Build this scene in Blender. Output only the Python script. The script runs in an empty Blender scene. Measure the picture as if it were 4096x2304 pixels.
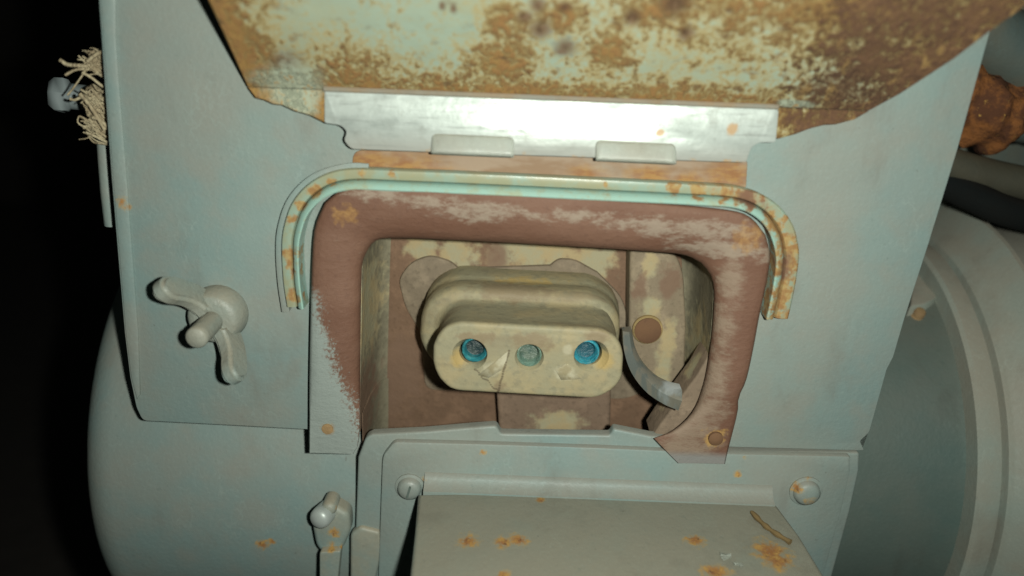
import bpy, bmesh, math, random
from mathutils import Vector, Matrix
random.seed(7)
sc = bpy.context.scene
COL = sc.collection

# ------------------------------------------------------------------ camera
PITCH, ROLL, DIST = math.radians(20), math.radians(2.2), 0.25
W, H, F = 4096.0, 2304.0, 3215.0
CAM = Vector((0, -DIST*math.cos(PITCH), DIST*math.sin(PITCH)))
FWD = Vector((0, math.cos(PITCH), -math.sin(PITCH)))
U0 = Vector((0, math.sin(PITCH), math.cos(PITCH)))
X = Vector((1, 0, 0))
RIGHT = X*math.cos(ROLL) + U0*math.sin(ROLL)
UP = U0*math.cos(ROLL) - X*math.sin(ROLL)
cd = bpy.data.cameras.new('camera')
cam = bpy.data.objects.new('camera', cd); COL.objects.link(cam)
cd.sensor_width = 36; cd.lens = 36*F/W
cd.clip_start = 0.005; cd.clip_end = 50
M = Matrix((RIGHT, UP, -FWD)).transposed().to_4x4(); M.translation = CAM
cam.matrix_world = M
cd.dof.use_dof = True; cd.dof.focus_distance = 0.262; cd.dof.aperture_fstop = 5.5
sc.camera = cam
# ------------------------------------------------------------------ light: dark room, one phone flash beside the lens
wd = bpy.data.worlds.new('World'); sc.world = wd; wd.use_nodes = True
wd.node_tree.nodes['Background'].inputs[0].default_value = (0.75, 1.0, 0.9, 1)
wd.node_tree.nodes['Background'].inputs[1].default_value = 0.012
ld = bpy.data.lights.new('phone_flash', 'SPOT'); ld.shadow_soft_size = 0.0045
ld.spot_size = math.radians(138); ld.spot_blend = 1.0
ld.energy = 3.9; ld.color = (0.97, 1.0, 0.91)
lo = bpy.data.objects.new('phone_flash', ld); COL.objects.link(lo)
LM = M.copy(); LM.translation = CAM + RIGHT*0.028 + UP*0.003 - FWD*0.004
lo.matrix_world = LM @ Matrix.Rotation(math.radians(12), 4, 'X') @ Matrix.Rotation(math.radians(6), 4, 'Y')
sc.view_settings.view_transform = 'Standard'; sc.view_settings.look = 'None'
sc.view_settings.exposure = 0; sc.view_settings.gamma = 1
sc.render.engine = 'CYCLES'

# ------------------------------------------------------------------ pixel -> place
def ray(px, py): return FWD*F + RIGHT*(px-W/2) - UP*(py-H/2)
def hit(px, py, p0, n):
    d = ray(px, py); return CAM + d*((p0-CAM).dot(n)/d.dot(n))
YN = Vector((0, 1, 0))
def P(px, py, y=0.0): return hit(px, py, Vector((0, y, 0)), YN)

# ------------------------------------------------------------------ node helper
class G:
    def __init__(s, name):
        s.m = bpy.data.materials.new(name); s.m.use_nodes = True
        s.t = s.m.node_tree; s.b = s.t.nodes['Principled BSDF']
        s.co = s.t.nodes.new('ShaderNodeTexCoord').outputs['Object']
    def put(s, inp, v):
        if isinstance(v, bpy.types.NodeSocket): s.t.links.new(v, inp)
        elif isinstance(v, (tuple, list)) and len(v) == 3 and inp.type == 'RGBA': inp.default_value = (*v, 1)
        else: inp.default_value = v
    def vscale(s, k, v=None):
        n = s.t.nodes.new('ShaderNodeVectorMath'); n.operation = 'MULTIPLY'
        s.put(n.inputs[0], v or s.co); n.inputs[1].default_value = k; return n.outputs[0]
    def noise(s, scale, detail=4, rough=0.55, stretch=None, dist=0, off=0):
        n = s.t.nodes.new('ShaderNodeTexNoise'); n.noise_dimensions = '4D'
        n.inputs['W'].default_value = off
        s.put(n.inputs['Vector'], s.vscale(stretch) if stretch else s.co)
        n.inputs['Scale'].default_value = scale; n.inputs['Detail'].default_value = detail
        n.inputs['Roughness'].default_value = rough; n.inputs['Distortion'].default_value = dist
        return n.outputs[0]
    def step(s, v, lo, hi, a=0.0, b=1.0):
        n = s.t.nodes.new('ShaderNodeMapRange'); n.interpolation_type = 'SMOOTHSTEP'
        s.put(n.inputs['Value'], v)
        for k, q in (('From Min', lo), ('From Max', hi), ('To Min', a), ('To Max', b)): n.inputs[k].default_value = q
        return n.outputs[0]
    def math(s, op, a, b=0.0, clamp=False):
        n = s.t.nodes.new('ShaderNodeMath'); n.operation = op; n.use_clamp = clamp
        s.put(n.inputs[0], a); s.put(n.inputs[1], b); return n.outputs[0]
    def mix(s, a, b, f):
        n = s.t.nodes.new('ShaderNodeMix'); n.data_type = 'RGBA'
        s.put(n.inputs[6], a); s.put(n.inputs[7], b); s.put(n.inputs[0], f); return n.outputs[2]
    def blob(s, c, r, warp=None, amp=0.0, st=(1, 1, 1), soft=0.5):
        """1 inside a stain round the point c, ragged by a noise"""
        n = s.t.nodes.new('ShaderNodeVectorMath'); n.operation = 'SUBTRACT'
        s.put(n.inputs[0], s.co); n.inputs[1].default_value = c
        v = s.vscale(st, n.outputs[0])
        l = s.t.nodes.new('ShaderNodeVectorMath'); l.operation = 'LENGTH'; s.put(l.inputs[0], v)
        d = l.outputs['Value']
        if warp is not None: d = s.math('ADD', d, s.math('MULTIPLY', s.math('SUBTRACT', warp, 0.5), amp*2.6))
        return s.step(d, r*(1-soft), r*(1+soft*0.4), 1.0, 0.0)
    def union(s, L):
        o = L[0]
        for q in L[1:]: o = s.math('MAXIMUM', o, q)
        return o
    def upness(s):
        g = s.t.nodes.new('ShaderNodeNewGeometry'); x = s.t.nodes.new('ShaderNodeSeparateXYZ')
        s.put(x.inputs[0], g.outputs['Normal']); return x.outputs['Z']
    def sep(s):
        x = s.t.nodes.new('ShaderNodeSeparateXYZ'); s.put(x.inputs[0], s.co); return x.outputs
    def bump(s, h, strength=0.3, dist=0.0005):
        n = s.t.nodes.new('ShaderNodeBump'); n.inputs['Strength'].default_value = strength
        n.inputs['Distance'].default_value = dist; s.put(n.inputs['Height'], h)
        if s.b.inputs['Normal'].is_linked: s.put(n.inputs['Normal'], s.b.inputs['Normal'].links[0].from_socket)
        s.put(s.b.inputs['Normal'], n.outputs[0])
    def out(s, col, rough=0.5, metal=0.0, spec=0.5):
        s.put(s.b.inputs['Base Color'], col); s.put(s.b.inputs['Roughness'], rough)
        s.put(s.b.inputs['Metallic'], metal); s.put(s.b.inputs['Specular IOR Level'], spec); return s.m

GREY = (0.214, 0.266, 0.243); DUST = (0.244, 0.242, 0.208); COOL = (0.184, 0.254, 0.242)
RUST = (0.285, 0.125, 0.040); OCHRE = (0.42, 0.25, 0.075); DARKR = (0.105, 0.048, 0.028)
MINT = (0.275, 0.335, 0.262); BROWN = (0.132, 0.064, 0.040); CREAM = (0.42, 0.38, 0.235)

def paint(name, base=GREY, cool=COOL, dust=DUST, rust=(), dusty=0.35, rough=0.5, spec=0.4, chips=0.0, scuff=None, peel=0.34):
    g = G(name)
    big = g.noise(16, 3, 0.5); mid = g.noise(70, 4, 0.6, off=3); fine = g.noise(900, 3, 0.6, off=5)
    c = g.mix(base, cool, g.step(big, 0.36, 0.58))
    c = g.mix(c, dust, g.math('MULTIPLY', g.step(g.noise(24, 3, 0.55, off=51), 0.42, 0.62), 1.35*dusty))
    c = g.mix(c, dust, g.math('MULTIPLY', g.step(mid, 0.42, 0.68), 0.40*dusty/0.35))
    up = g.step(g.upness(), 0.45, 0.98)
    c = g.mix(c, dust, g.math('MULTIPLY', up, g.step(mid, 0.2, 0.6, 0.55, 0.95)))
    # fine speckle of settled dirt
    sp = g.step(g.noise(520, 2, 0.5, off=9), 0.62, 0.76)
    c = g.mix(c, tuple(q*0.72 for q in base), g.math('MULTIPLY', sp, 0.35))
    c = g.mix(c, tuple(q*1.22 for q in base), g.math('MULTIPLY', g.step(fine, 0.5, 0.75), 0.30))
    # scuffs: thin pale and dark veins in patches, and pin-sized chips
    v = g.math('ABSOLUTE', g.math('SUBTRACT', g.noise(95, 3, 0.6, off=71, stretch=(1, 1, .55)), 0.5))
    ve = g.math('MULTIPLY', g.step(v, 0.0, 0.012, 1, 0), g.step(g.noise(38, 2, off=73), 0.50, 0.62))
    c = g.mix(c, tuple(q*1.35 for q in base), g.math('MULTIPLY', ve, 0.22))
    ch = g.math('MULTIPLY', g.step(g.noise(420, 2, 0.5, off=75), 0.70, 0.76), g.step(g.noise(30, 2, off=77), 0.47, 0.6))
    c = g.mix(c, tuple(q*0.45 for q in dust), g.math('MULTIPLY', ch, 0.55))
    gr_ = g.step(g.noise(55, 5, 0.65, off=79, stretch=(1, 1, .4)), 0.52, 0.70)
    c = g.mix(c, tuple(q*0.70 for q in dust), g.math('MULTIPLY', gr_, 0.45))
    warp = g.noise(300, 6, 0.72, off=12, dist=0.4)
    masks = [g.blob(P(*q[0]) if len(q[0]) == 3 and not isinstance(q[0], Vector) else q[0], q[1], warp, q[1]*1.5, soft=0.9) for q in rust]
    if chips: masks.append(g.math('MULTIPLY', g.step(g.noise(240, 4, 0.6, off=20), 0.66, 0.72), g.step(g.noise(45, 2, off=23), 0.52, 0.62, 0, chips)))
    if masks:
        m = g.union(masks)
        rc = g.mix(OCHRE, RUST, g.step(warp, 0.38, 0.55)); rc = g.mix(rc, DARKR, g.math('MULTIPLY', g.step(g.noise(500, 3, off=30), 0.52, 0.7), g.step(m, 0.6, 1.0)))
        c = g.mix(c, (0.33, 0.25, 0.125), g.math('MULTIPLY', g.step(m, 0.0, 0.45), 0.5))
        c = g.mix(c, rc, g.step(m, 0.30, 0.95))
        rgh = g.step(m, 0.1, 0.8, rough, 0.9)
    else: rgh = g.step(mid, 0.3, 0.7, rough-0.06, rough+0.1)
    g.bump(g.noise(650, 3, 0.6, off=40), peel*1.3, 0.0003)
    g.bump(g.noise(60, 2, 0.5, off=41), 0.25, 0.0012)
    return g.out(c, rgh, 0, spec)

# ------------------------------------------------------------------ mesh helpers
def link(name, bm, mat, parent=None, angle=35, origin=True):
    me = bpy.data.meshes.new(name); bmesh.ops.recalc_face_normals(bm, faces=bm.faces)
    for f in bm.faces: f.smooth = True
    bm.to_mesh(me); bm.free(); me.set_sharp_from_angle(angle=math.radians(angle))
    o = bpy.data.objects.new(name, me); COL.objects.link(o); me.materials.append(mat)
    if parent:
        o.parent = parent
        q = parent; off = Vector((0, 0, 0))
        while q: off += q.location; q = q.parent
        o.location = -off
    return o
def tag(o, label, cat, group=None):
    o['label'] = label; o['category'] = cat
    if group: o['group'] = group
    return o
def thing(name, label, cat, loc):
    o = bpy.data.objects.new(name, None); COL.objects.link(o); o.location = loc; o.empty_display_size = 0.01
    return tag(o, label, cat)
def fillet(pts, n=6):
    """pts (x, y[, radius]) closed; rounds the corners that carry a radius"""
    out = []; N = len(pts)
    for i, p in enumerate(pts):
        a = Vector(pts[i-1][:2]); b = Vector(p[:2]); c = Vector(pts[(i+1) % N][:2])
        if len(p) < 3: out.append((b.x, b.y)); continue
        d1 = (a-b); d2 = (c-b); r = min(p[2], d1.length*0.49, d2.length*0.49)
        s, e = b+d1.normalized()*r, b+d2.normalized()*r
        for k in range(n+1):
            t = k/n; q = s*(1-t)**2 + b*2*t*(1-t) + e*t*t; out.append((q.x, q.y))
    return out
def spline(pts, n=8):
    """open Catmull-Rom through 2-D or 3-D points"""
    v = [Vector(p) for p in pts]; v = [v[0]*2-v[1]] + v + [v[-1]*2-v[-2]]; o = []
    for i in range(1, len(v)-2):
        for k in range(n):
            t = k/n; a, b, c, d = v[i-1], v[i], v[i+1], v[i+2]
            o.append(0.5*((2*b)+(c-a)*t+(2*a-5*b+4*c-d)*t*t+(3*b-a-3*c+d)*t**3))
    o.append(v[-2].copy()); return o
def plate_pts(bm, front, back_vec, bevel=0.0, seg=2, wob=0.0):
    vs = [bm.verts.new(p + Vector((0, random.uniform(-wob, wob), 0))) for p in front]; f = bm.faces.new(vs)
    r = bmesh.ops.extrude_face_region(bm, geom=[f])
    nv = [g for g in r['geom'] if isinstance(g, bmesh.types.BMVert)]
    bmesh.ops.translate(bm, verts=nv, vec=-back_vec)          # the new cap becomes the front, the old face the back
    bmesh.ops.translate(bm, verts=bm.verts[:], vec=back_vec)
    if bevel:
        s = set(nv)
        es = [e for e in bm.edges if e.verts[0] in s and e.verts[1] in s]
        bmesh.ops.bevel(bm, geom=es, offset=bevel, segments=seg, affect='EDGES', profile=0.5, clamp_overlap=True)
def plate(name, px, y, thick, mat, parent, bevel=0.0006, seg=2, rnd=True):
    bm = bmesh.new(); pts = fillet(px) if rnd else px
    plate_pts(bm, [P(a, b, y) for a, b in pts], Vector((0, thick, 0)), bevel, seg)
    bmesh.ops.triangulate(bm, faces=[f for f in bm.faces if len(f.verts) > 4])
    return link(name, bm, mat, parent)
def sweep(bm, path, sect, closed_sect=True, caps=True, wid=None):
    """path: Vectors on a plane y=const; sect: (offset outward, y offset) list; outward = left of travel unless given"""
    rings = []
    for i, p in enumerate(path):
        t = (path[min(i+1, len(path)-1)] - path[max(i-1, 0)]); t.y = 0; t.normalize()
        n = Vector((-t.z, 0, t.x))
        k = wid(i/(len(path)-1)) if wid else 1.0
        rings.append([bm.verts.new(p + n*o*k + Vector((0, dy, 0))) for o, dy in sect])
    m = len(sect)
    for a, b in zip(rings, rings[1:]):
        for k in range(m if closed_sect else m-1): bm.faces.new((a[k], a[(k+1) % m], b[(k+1) % m], b[k]))
    if caps and closed_sect: bm.faces.new(rings[0]); bm.faces.new(rings[-1])
def tube(bm, pts, rad, seg=8, caps=True):
    rings = []; up = Vector((0.3, 0.2, 1)).normalized()
    for i, p in enumerate(pts):
        t = (pts[min(i+1, len(pts)-1)] - pts[max(i-1, 0)]).normalized()
        a = t.cross(up).normalized(); b = t.cross(a); r = rad[i] if isinstance(rad, list) else rad
        rings.append([bm.verts.new(p + a*r*math.cos(2*math.pi*k/seg) + b*r*math.sin(2*math.pi*k/seg)) for k in range(seg)])
    for q, w in zip(rings, rings[1:]):
        for k in range(seg): bm.faces.new((q[k], q[(k+1) % seg], w[(k+1) % seg], w[k]))
    if caps: bm.faces.new(rings[0]); bm.faces.new(rings[-1])
def lathe(bm, c, axis, prof, seg=32, a0=0.0, a1=2*math.pi):
    """prof: (radius, distance along axis)"""
    axis = axis.normalized(); u = axis.orthogonal().normalized(); v = axis.cross(u)
    full = abs(a1-a0-2*math.pi) < 1e-6; rings = []
    for r, h in prof:
        if r < 1e-7: rings.append([bm.verts.new(c+axis*h)]); continue
        rings.append([bm.verts.new(c+axis*h+(u*math.cos(a)+v*math.sin(a))*r) for a in [a0+(a1-a0)*k/seg for k in range(seg if full else seg+1)]])
    for q, w in zip(rings, rings[1:]):
        n = max(len(q), len(w)); lim = n if full else n-1
        for k in range(lim):
            f = [q[k % len(q)], q[(k+1) % len(q)], w[(k+1) % len(w)], w[k % len(w)]]
            f = list(dict.fromkeys(f))
            if len(f) > 2: bm.faces.new(f)

# ------------------------------------------------------------------ materials
R = 0.092; YA = 0.009
za = P(1000, 1790, YA).z; AC = Vector((0, YA + R*math.cos(PITCH), za - R*math.sin(PITCH)))
def on_drum(px, py, rad=R, lift=0.0):
    d = ray(px, py).normalized(); o = CAM - AC; dy, dz, oy, oz = d.y, d.z, o.y, o.z; r = rad+lift
    A = dy*dy+dz*dz; B = 2*(oy*dy+oz*dz); C = oy*oy+oz*oz-r*r; t = (-B-math.sqrt(max(B*B-4*A*C, 0)))/(2*A)
    p = CAM + d*t; n = Vector((0, p.y-AC.y, p.z-AC.z)).normalized(); return p, n
m_panel = paint('panel paint', rust=[((490, 805, 0), 0.0019), ((510, 825, 0), 0.0014), ((2880, 1830, 0), 0.001)], dusty=0.42)
m_grey = paint('motor paint', rust=[(on_drum(1050, 2180)[0], 0.0024), (on_drum(1090, 2165)[0], 0.0015), (on_drum(310, 1820)[0], 0.0010), (on_drum(420, 2180)[0], 0.0012)], dusty=0.40)
m_casing = paint('casing paint', base=(0.285, 0.325, 0.285), cool=(0.26, 0.32, 0.285), dust=(0.30, 0.285, 0.235), dusty=0.4)
m_flange = paint('flange paint', rust=[((1930, 1812, -0.004), 0.0013), ((1700, 1925, -0.004), 0.0016), ((1720, 1970, -0.004), 0.0024), ((1840, 1972, -0.004), 0.0012),
                 ((2955, 1900, -0.004), 0.0014), ((2980, 1830, -0.004), 0.0011)], dusty=0.35)
zt = P(2300, 1962, -0.004).z
def PT(px, py): return hit(px, py, Vector((0, 0, zt)), Vector((0, 0, 1)))
m_cover = paint('cover paint', base=(0.225, 0.248, 0.205), cool=(0.21, 0.248, 0.21), dust=(0.242, 0.232, 0.182), rust=[(PT(1870, 2165), 0.0033), (PT(2010, 2170), 0.0029), (PT(2075, 2160), 0.0032), (PT(3080, 2205), 0.0061), (PT(3110, 2240), 0.0051),
                 (PT(2160, 2000), 0.0017), (PT(2780, 2160), 0.0032), (PT(2860, 2290), 0.0043), (PT(2010, 2300), 0.0023)], dusty=0.5, chips=0.35)
m_shade = paint('painted bay shade', base=(0.100, 0.138, 0.122), cool=(0.085, 0.128, 0.116), dust=(0.12, 0.13, 0.108), dusty=0.25)  # shadow right of the box, put into the end bell's darker colour
m_rim = paint('rim paint', base=(0.29, 0.325, 0.28), cool=(0.27, 0.315, 0.275), dust=(0.30, 0.275, 0.22), dusty=0.45)

def lid_material(LP, L0, LN):
    g = G('rusty lid paint')
    S = (0.8, .7, .7)
    n1 = g.noise(60, 5, 0.62, stretch=S); n2 = g.noise(230, 6, 0.72, off=4, stretch=(.6, .75, .75)); n3 = g.noise(680, 5, 0.72, off=8, stretch=S); n4 = g.noise(1100, 3, 0.6, off=11, stretch=S)
    c0 = lambda n: g.math('SUBTRACT', n, 0.5)
    slope = Vector((0, -LN.z, LN.y))
    def lin(p, d):                                       # signed distance along d from p
        m = g.t.nodes.new('ShaderNodeVectorMath'); m.operation = 'DOT_PRODUCT'; g.put(m.inputs[0], g.co); m.inputs[1].default_value = d
        return g.math('SUBTRACT', m.outputs['Value'], p.dot(d))
    def side(a, b, right=True):                          # distance to the right of the line a -> b drawn on the lid
        A, B = LP(*a), LP(*b); d = (B-A).normalized(); n = d.cross(LN).normalized()
        if (n.x > 0) != right: n = -n
        return lin(A, n)
    t = lin(L0, slope)
    low = g.step(t, 0.0, 0.016, 1.0, 0.0)                # band of rust along the hinge
    left = g.step(side((832, 0), (1000, 370)), 0.0, 0.024, 1.0, 0.0)
    right = g.step(side((2350, 0), (3050, 430)), -0.020, 0.045, 0.0, 1.0)
    far = g.step(side((3150, -60), (2950, 430)), -0.006, 0.026, 0.0, 1.0)
    spots = g.union([g.blob(LP(a, b), r, n2, r*.9, st=(1/sx, 0.62, 0.62), soft=0.95) for a, b, r, sx in ((2020, 90, .0065, 1.6), (2010, 240, .0080, 1.7), (2440, 210, .0085, 1.2), (1420, 300, .010, 1.8), (2600, 30, .006, 2), (2250, 70, .005, 2))])
    cov = g.math('MAXIMUM', g.math('MAXIMUM', g.math('MULTIPLY', low, 0.62), g.math('MULTIPLY', left, 0.66)), g.math('MAXIMUM', g.math('MULTIPLY', right, 0.74), g.math('MULTIPLY', spots, 0.58)))
    cov = g.math('ADD', cov, 0.13)
    v = g.math('ADD', g.math('ADD', cov, g.math('MULTIPLY', c0(n1), 0.8)), g.math('ADD', g.math('MULTIPLY', c0(n2), 1.2), g.math('MULTIPLY', c0(n3), 2.0)))
    c = g.mix(MINT, (0.29, 0.31, 0.215), g.step(g.noise(38, 3, .5, off=8), 0.42, 0.62)); c = g.mix(c, (0.235, 0.315, 0.265), g.math('MULTIPLY', g.step(n2, 0.53, 0.66), 0.6))
    stain = g.step(v, 0.12, 0.58); core = g.step(v, 0.44, 0.80)
    c = g.mix(c, (0.345, 0.240, 0.078), g.math('MULTIPLY', stain, 0.82))
    c = g.mix(c, g.mix((0.290, 0.160, 0.044), (0.215, 0.102, 0.034), g.step(n3, .42, .62)), g.math('MULTIPLY', core, 0.88))
    # dark scale: freckles everywhere in the rust, solid towards the right corner
    fr = g.math('MULTIPLY', g.step(g.noise(330, 4, 0.62, off=15, stretch=(.55, .85, .85)), 0.575, 0.68), g.step(cov, 0.15, 0.75, 0.40, 0.75))
    c = g.mix(c, (0.130, 0.066, 0.030), fr)
    dsp = g.union([g.blob(LP(a, b), r, n3, r*.8, st=(1/sx, 0.62, 0.62), soft=0.9) for a, b, r, sx in ((2150, 20, .0018, 1.3), (2260, 28, .0012, 1.8), (2160, 118, .0024, 1.4), (2260, 190, .0022, 1.5), (2700, 10, .0030, 1.6), (2745, 130, .0018, 1.3), (1770, 25, .0010, 1), (1815, 33, .0010, 1), (2100, 68, .0014, 1.8), (2530, 68, .0018, 1.4), (1150, 250, .003, 1.6))])
    dv = g.math('ADD', g.math('ADD', g.math('MULTIPLY', far, 0.80), g.math('MULTIPLY', c0(n2), 1.7)), g.math('ADD', g.math('MULTIPLY', c0(n3), 2.4), g.math('MULTIPLY', c0(n1), 0.5)))
    dark = g.step(dv, 0.32, 0.80)
    c = g.mix(c, g.mix((0.135, 0.068, 0.036), (0.072, 0.036, 0.022), g.step(n3, .42, .6)), g.math('MULTIPLY', g.math('MAXIMUM', dark, dsp), 0.88))
    gold = g.math('MULTIPLY', g.step(g.noise(240, 5, .66, off=19, stretch=(1.1, .6, .6)), 0.55, 0.66), g.math('MULTIPLY', far, 0.75))
    c = g.mix(c, (0.34, 0.215, 0.075), gold)
    pal = g.union([g.blob(LP(1160, 330), 0.0075, n2, 0.006, st=(0.75, .8, .8), soft=0.6), g.blob(LP(1215, 400), 0.006, n2, 0.006, soft=0.6), g.blob(LP(3180, 415), 0.0022, n2, 0.002, st=(0.4, 1, 1.5), soft=0.4)])
    c = g.mix(c, g.mix((0.33, 0.38, 0.29), (0.33, 0.20, 0.07), g.step(n3, 0.54, 0.66)), g.math('MULTIPLY', pal, 0.85))
    g.bump(g.math('ADD', g.math('MULTIPLY', core, g.math('ADD', n3, 0.3)), g.math('MULTIPLY', dark, n4)), 0.75, 0.0008); g.bump(n4, 0.35, 0.0003); g.bump(g.noise(45, 2, off=33), 0.4, 0.003)
    return g.out(c, g.step(g.math('MAXIMUM', stain, dark), 0, 1, 0.45, 0.9), 0, 0.4)

def zinc_material():
    g = G('galvanised hinge steel')
    a = g.noise(150, 5, 0.62, stretch=(0.5, 1, 1)); b = g.noise(60, 3, 0.5, off=4, stretch=(0.6, 1, 1.5)); s = g.noise(500, 3, 0.5, off=7, stretch=(0.12, 1, 1.6))
    c = g.mix((0.47, 0.52, 0.485), (0.30, 0.335, 0.31), g.step(a, 0.45, 0.70))
    c = g.mix(c, (0.30, 0.32, 0.29), g.math('MULTIPLY', g.step(g.noise(170, 6, .72, off=18), 0.50, 0.68), 0.75))
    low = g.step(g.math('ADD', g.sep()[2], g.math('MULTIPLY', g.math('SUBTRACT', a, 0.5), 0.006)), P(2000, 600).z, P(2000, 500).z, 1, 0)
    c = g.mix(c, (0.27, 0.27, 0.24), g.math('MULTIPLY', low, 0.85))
    wr = g.noise(330, 3, 0.6, off=9)
    c = g.mix(c, (0.22, 0.235, 0.22), g.math('MULTIPLY', g.step(g.noise(900, 3, .6, off=43, stretch=(.06, 1, 1)), .56, .68), .45))
    ru = g.union([g.blob(P(x, 628+(x-2200)*.036, -.005), .0016, wr, .0022, st=(.35, 1, 1.2)) for x in (1480, 1690, 2150, 2290, 2800, 2930)] + [g.blob(P(2640, 530, -.006), 0.0010, wr, 0.001), g.blob(P(2000, 385, -.007), 0.0012, wr, 0.0012), g.blob(P(2720, 630, -.004), 0.0016, wr, 0.0015), g.blob(P(2930, 515, -.006), 0.0022, wr, 0.002)])
    c = g.mix(c, (0.40, 0.23, 0.09), g.math('MULTIPLY', ru, 0.8))
    g.bump(s, 0.18, 0.0003); g.bump(b, 0.35, 0.0016); g.bump(g.noise(420, 4, .6, off=27), .2, .0004)
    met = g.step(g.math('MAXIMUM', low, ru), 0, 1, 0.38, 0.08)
    return g.out(c, g.step(a, 0.3, 0.7, 0.34, 0.50), met, 0.5)

def primer_material():
    g = G('red oxide primer')
    a = g.noise(60, 5, 0.6, stretch=(0.6, 1, 1.3)); f = g.noise(600, 4, 0.65, off=3); st = g.noise(300, 6, 0.72, off=6, stretch=(0.6, 1, 1.4))
    c = g.mix(BROWN, (0.165, 0.088, 0.058), g.step(a, 0.35, 0.7)); c = g.mix(c, (0.10, 0.05, 0.035), g.math('MULTIPLY', g.step(f, 0.52, 0.7), 0.4))
    # chalky wear along the upper bar, grey paint left over low on the left leg
    z = g.sep()[2]
    def topz(px): return P(px, 0).z
    sc1 = g.union([g.blob(P(x, y, -.006), r, a, r*0.8, st=(0.22, 1, 1.25), soft=0.95) for x, y, r in ((1700, 800, .0042), (1950, 840, .005), (2250, 865, .0052), (2600, 905, .0055), (2850, 915, .006), (1500, 775, .0028), (2960, 1000, .006))])
    c = g.mix(c, (0.29, 0.24, 0.185), g.math('MULTIPLY', g.step(g.math('ADD', sc1, g.math('MULTIPLY', g.math('SUBTRACT', st, 0.5), 3.2)), 0.40, 1.10), 0.70))
    dust = g.union([g.blob(P(x, y, -.006), r, a, r*0.7, st=(1, 1, 0.45), soft=0.95) for x, y, r in ((2880, 1300, .007), (2860, 1500, .008), (2780, 1680, .011), (2720, 1760, .009), (2740, 1620, .007), (2920, 1130, .006))])
    c = g.mix(c, (0.26, 0.20, 0.145), g.math('MULTIPLY', g.step(g.math('ADD', dust, g.math('MULTIPLY', g.math('SUBTRACT', st, 0.5), 2.4)), 0.25, 1.1), 0.72))
    ed = g.math('ADD', g.math('MULTIPLY', g.math('SUBTRACT', g.noise(420, 6, .8, off=61), 0.5), 0.012), g.math('MULTIPLY', g.math('SUBTRACT', a, 0.5), 0.010))
    # diagonal border of the grey paint: a*x + b*z
    p1, p2 = P(1275, 1230, -.006), P(1430, 1690, -.006); d = (p2-p1); n = Vector((-d.z, 0, d.x)).normalized()
    if n.z > 0: n = -n
    xyz = g.sep(); dist = g.math('ADD', g.math('MULTIPLY', xyz[0], n.x), g.math('MULTIPLY', xyz[2], n.z))
    dist = g.math('ADD', g.math('SUBTRACT', dist, p1.dot(n)), ed)
    lim = g.step(z, P(1300, 1180).z, P(1300, 1080).z, 1, 0)
    xl = g.step(xyz[0], P(1450, 1500).x+.002, P(1450, 1500).x+.012, 1, 0)
    bd = g.math('ADD', g.math('MULTIPLY', dist, 150), g.math('MULTIPLY', g.math('SUBTRACT', g.noise(900, 4, .7, off=66), .5), 2.2))
    gm = g.math('MULTIPLY', g.math('MULTIPLY', g.step(bd, -0.25, 0.35), lim), xl)
    c = g.mix(c, (0.245, 0.285, 0.262), g.math('MULTIPLY', gm, 0.95))
    low2 = g.math('MULTIPLY', g.step(z, P(2800, 1835, -.006).z, P(2800, 1800, -.006).z, 1, 0), g.step(xyz[0], 0.02, 0.03))
    c = g.mix(c, (0.20, 0.195, 0.185), low2)
    wr = g.noise(330, 4, 0.6, off=12)
    och = g.union([g.blob(P(1382, 855, -.006), 0.0036, wr, 0.0035, soft=0.4), g.blob(P(1310, 1715, -.006), 0.0024, wr, 0.002), g.blob(P(2990, 950, -.006), 0.0045, wr, 0.004, st=(1, 1, 1))])
    c = g.mix(c, g.mix((0.36, 0.20, 0.06), (0.24, 0.12, 0.04), g.step(f, 0.4, 0.6)), g.math('MULTIPLY', och, 0.55))
    br = g.union([g.blob(P(2860, 1755, -.006), 0.0038, wr, 0.004)]); c = g.mix(c, OCHRE, g.math('MULTIPLY', br, 0.75))
    g.bump(f, 0.5, 0.0004); g.bump(st, 0.5, 0.0007); g.bump(a, 0.3, 0.0012)
    return g.out(c, 0.68, 0, 0.35)

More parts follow.
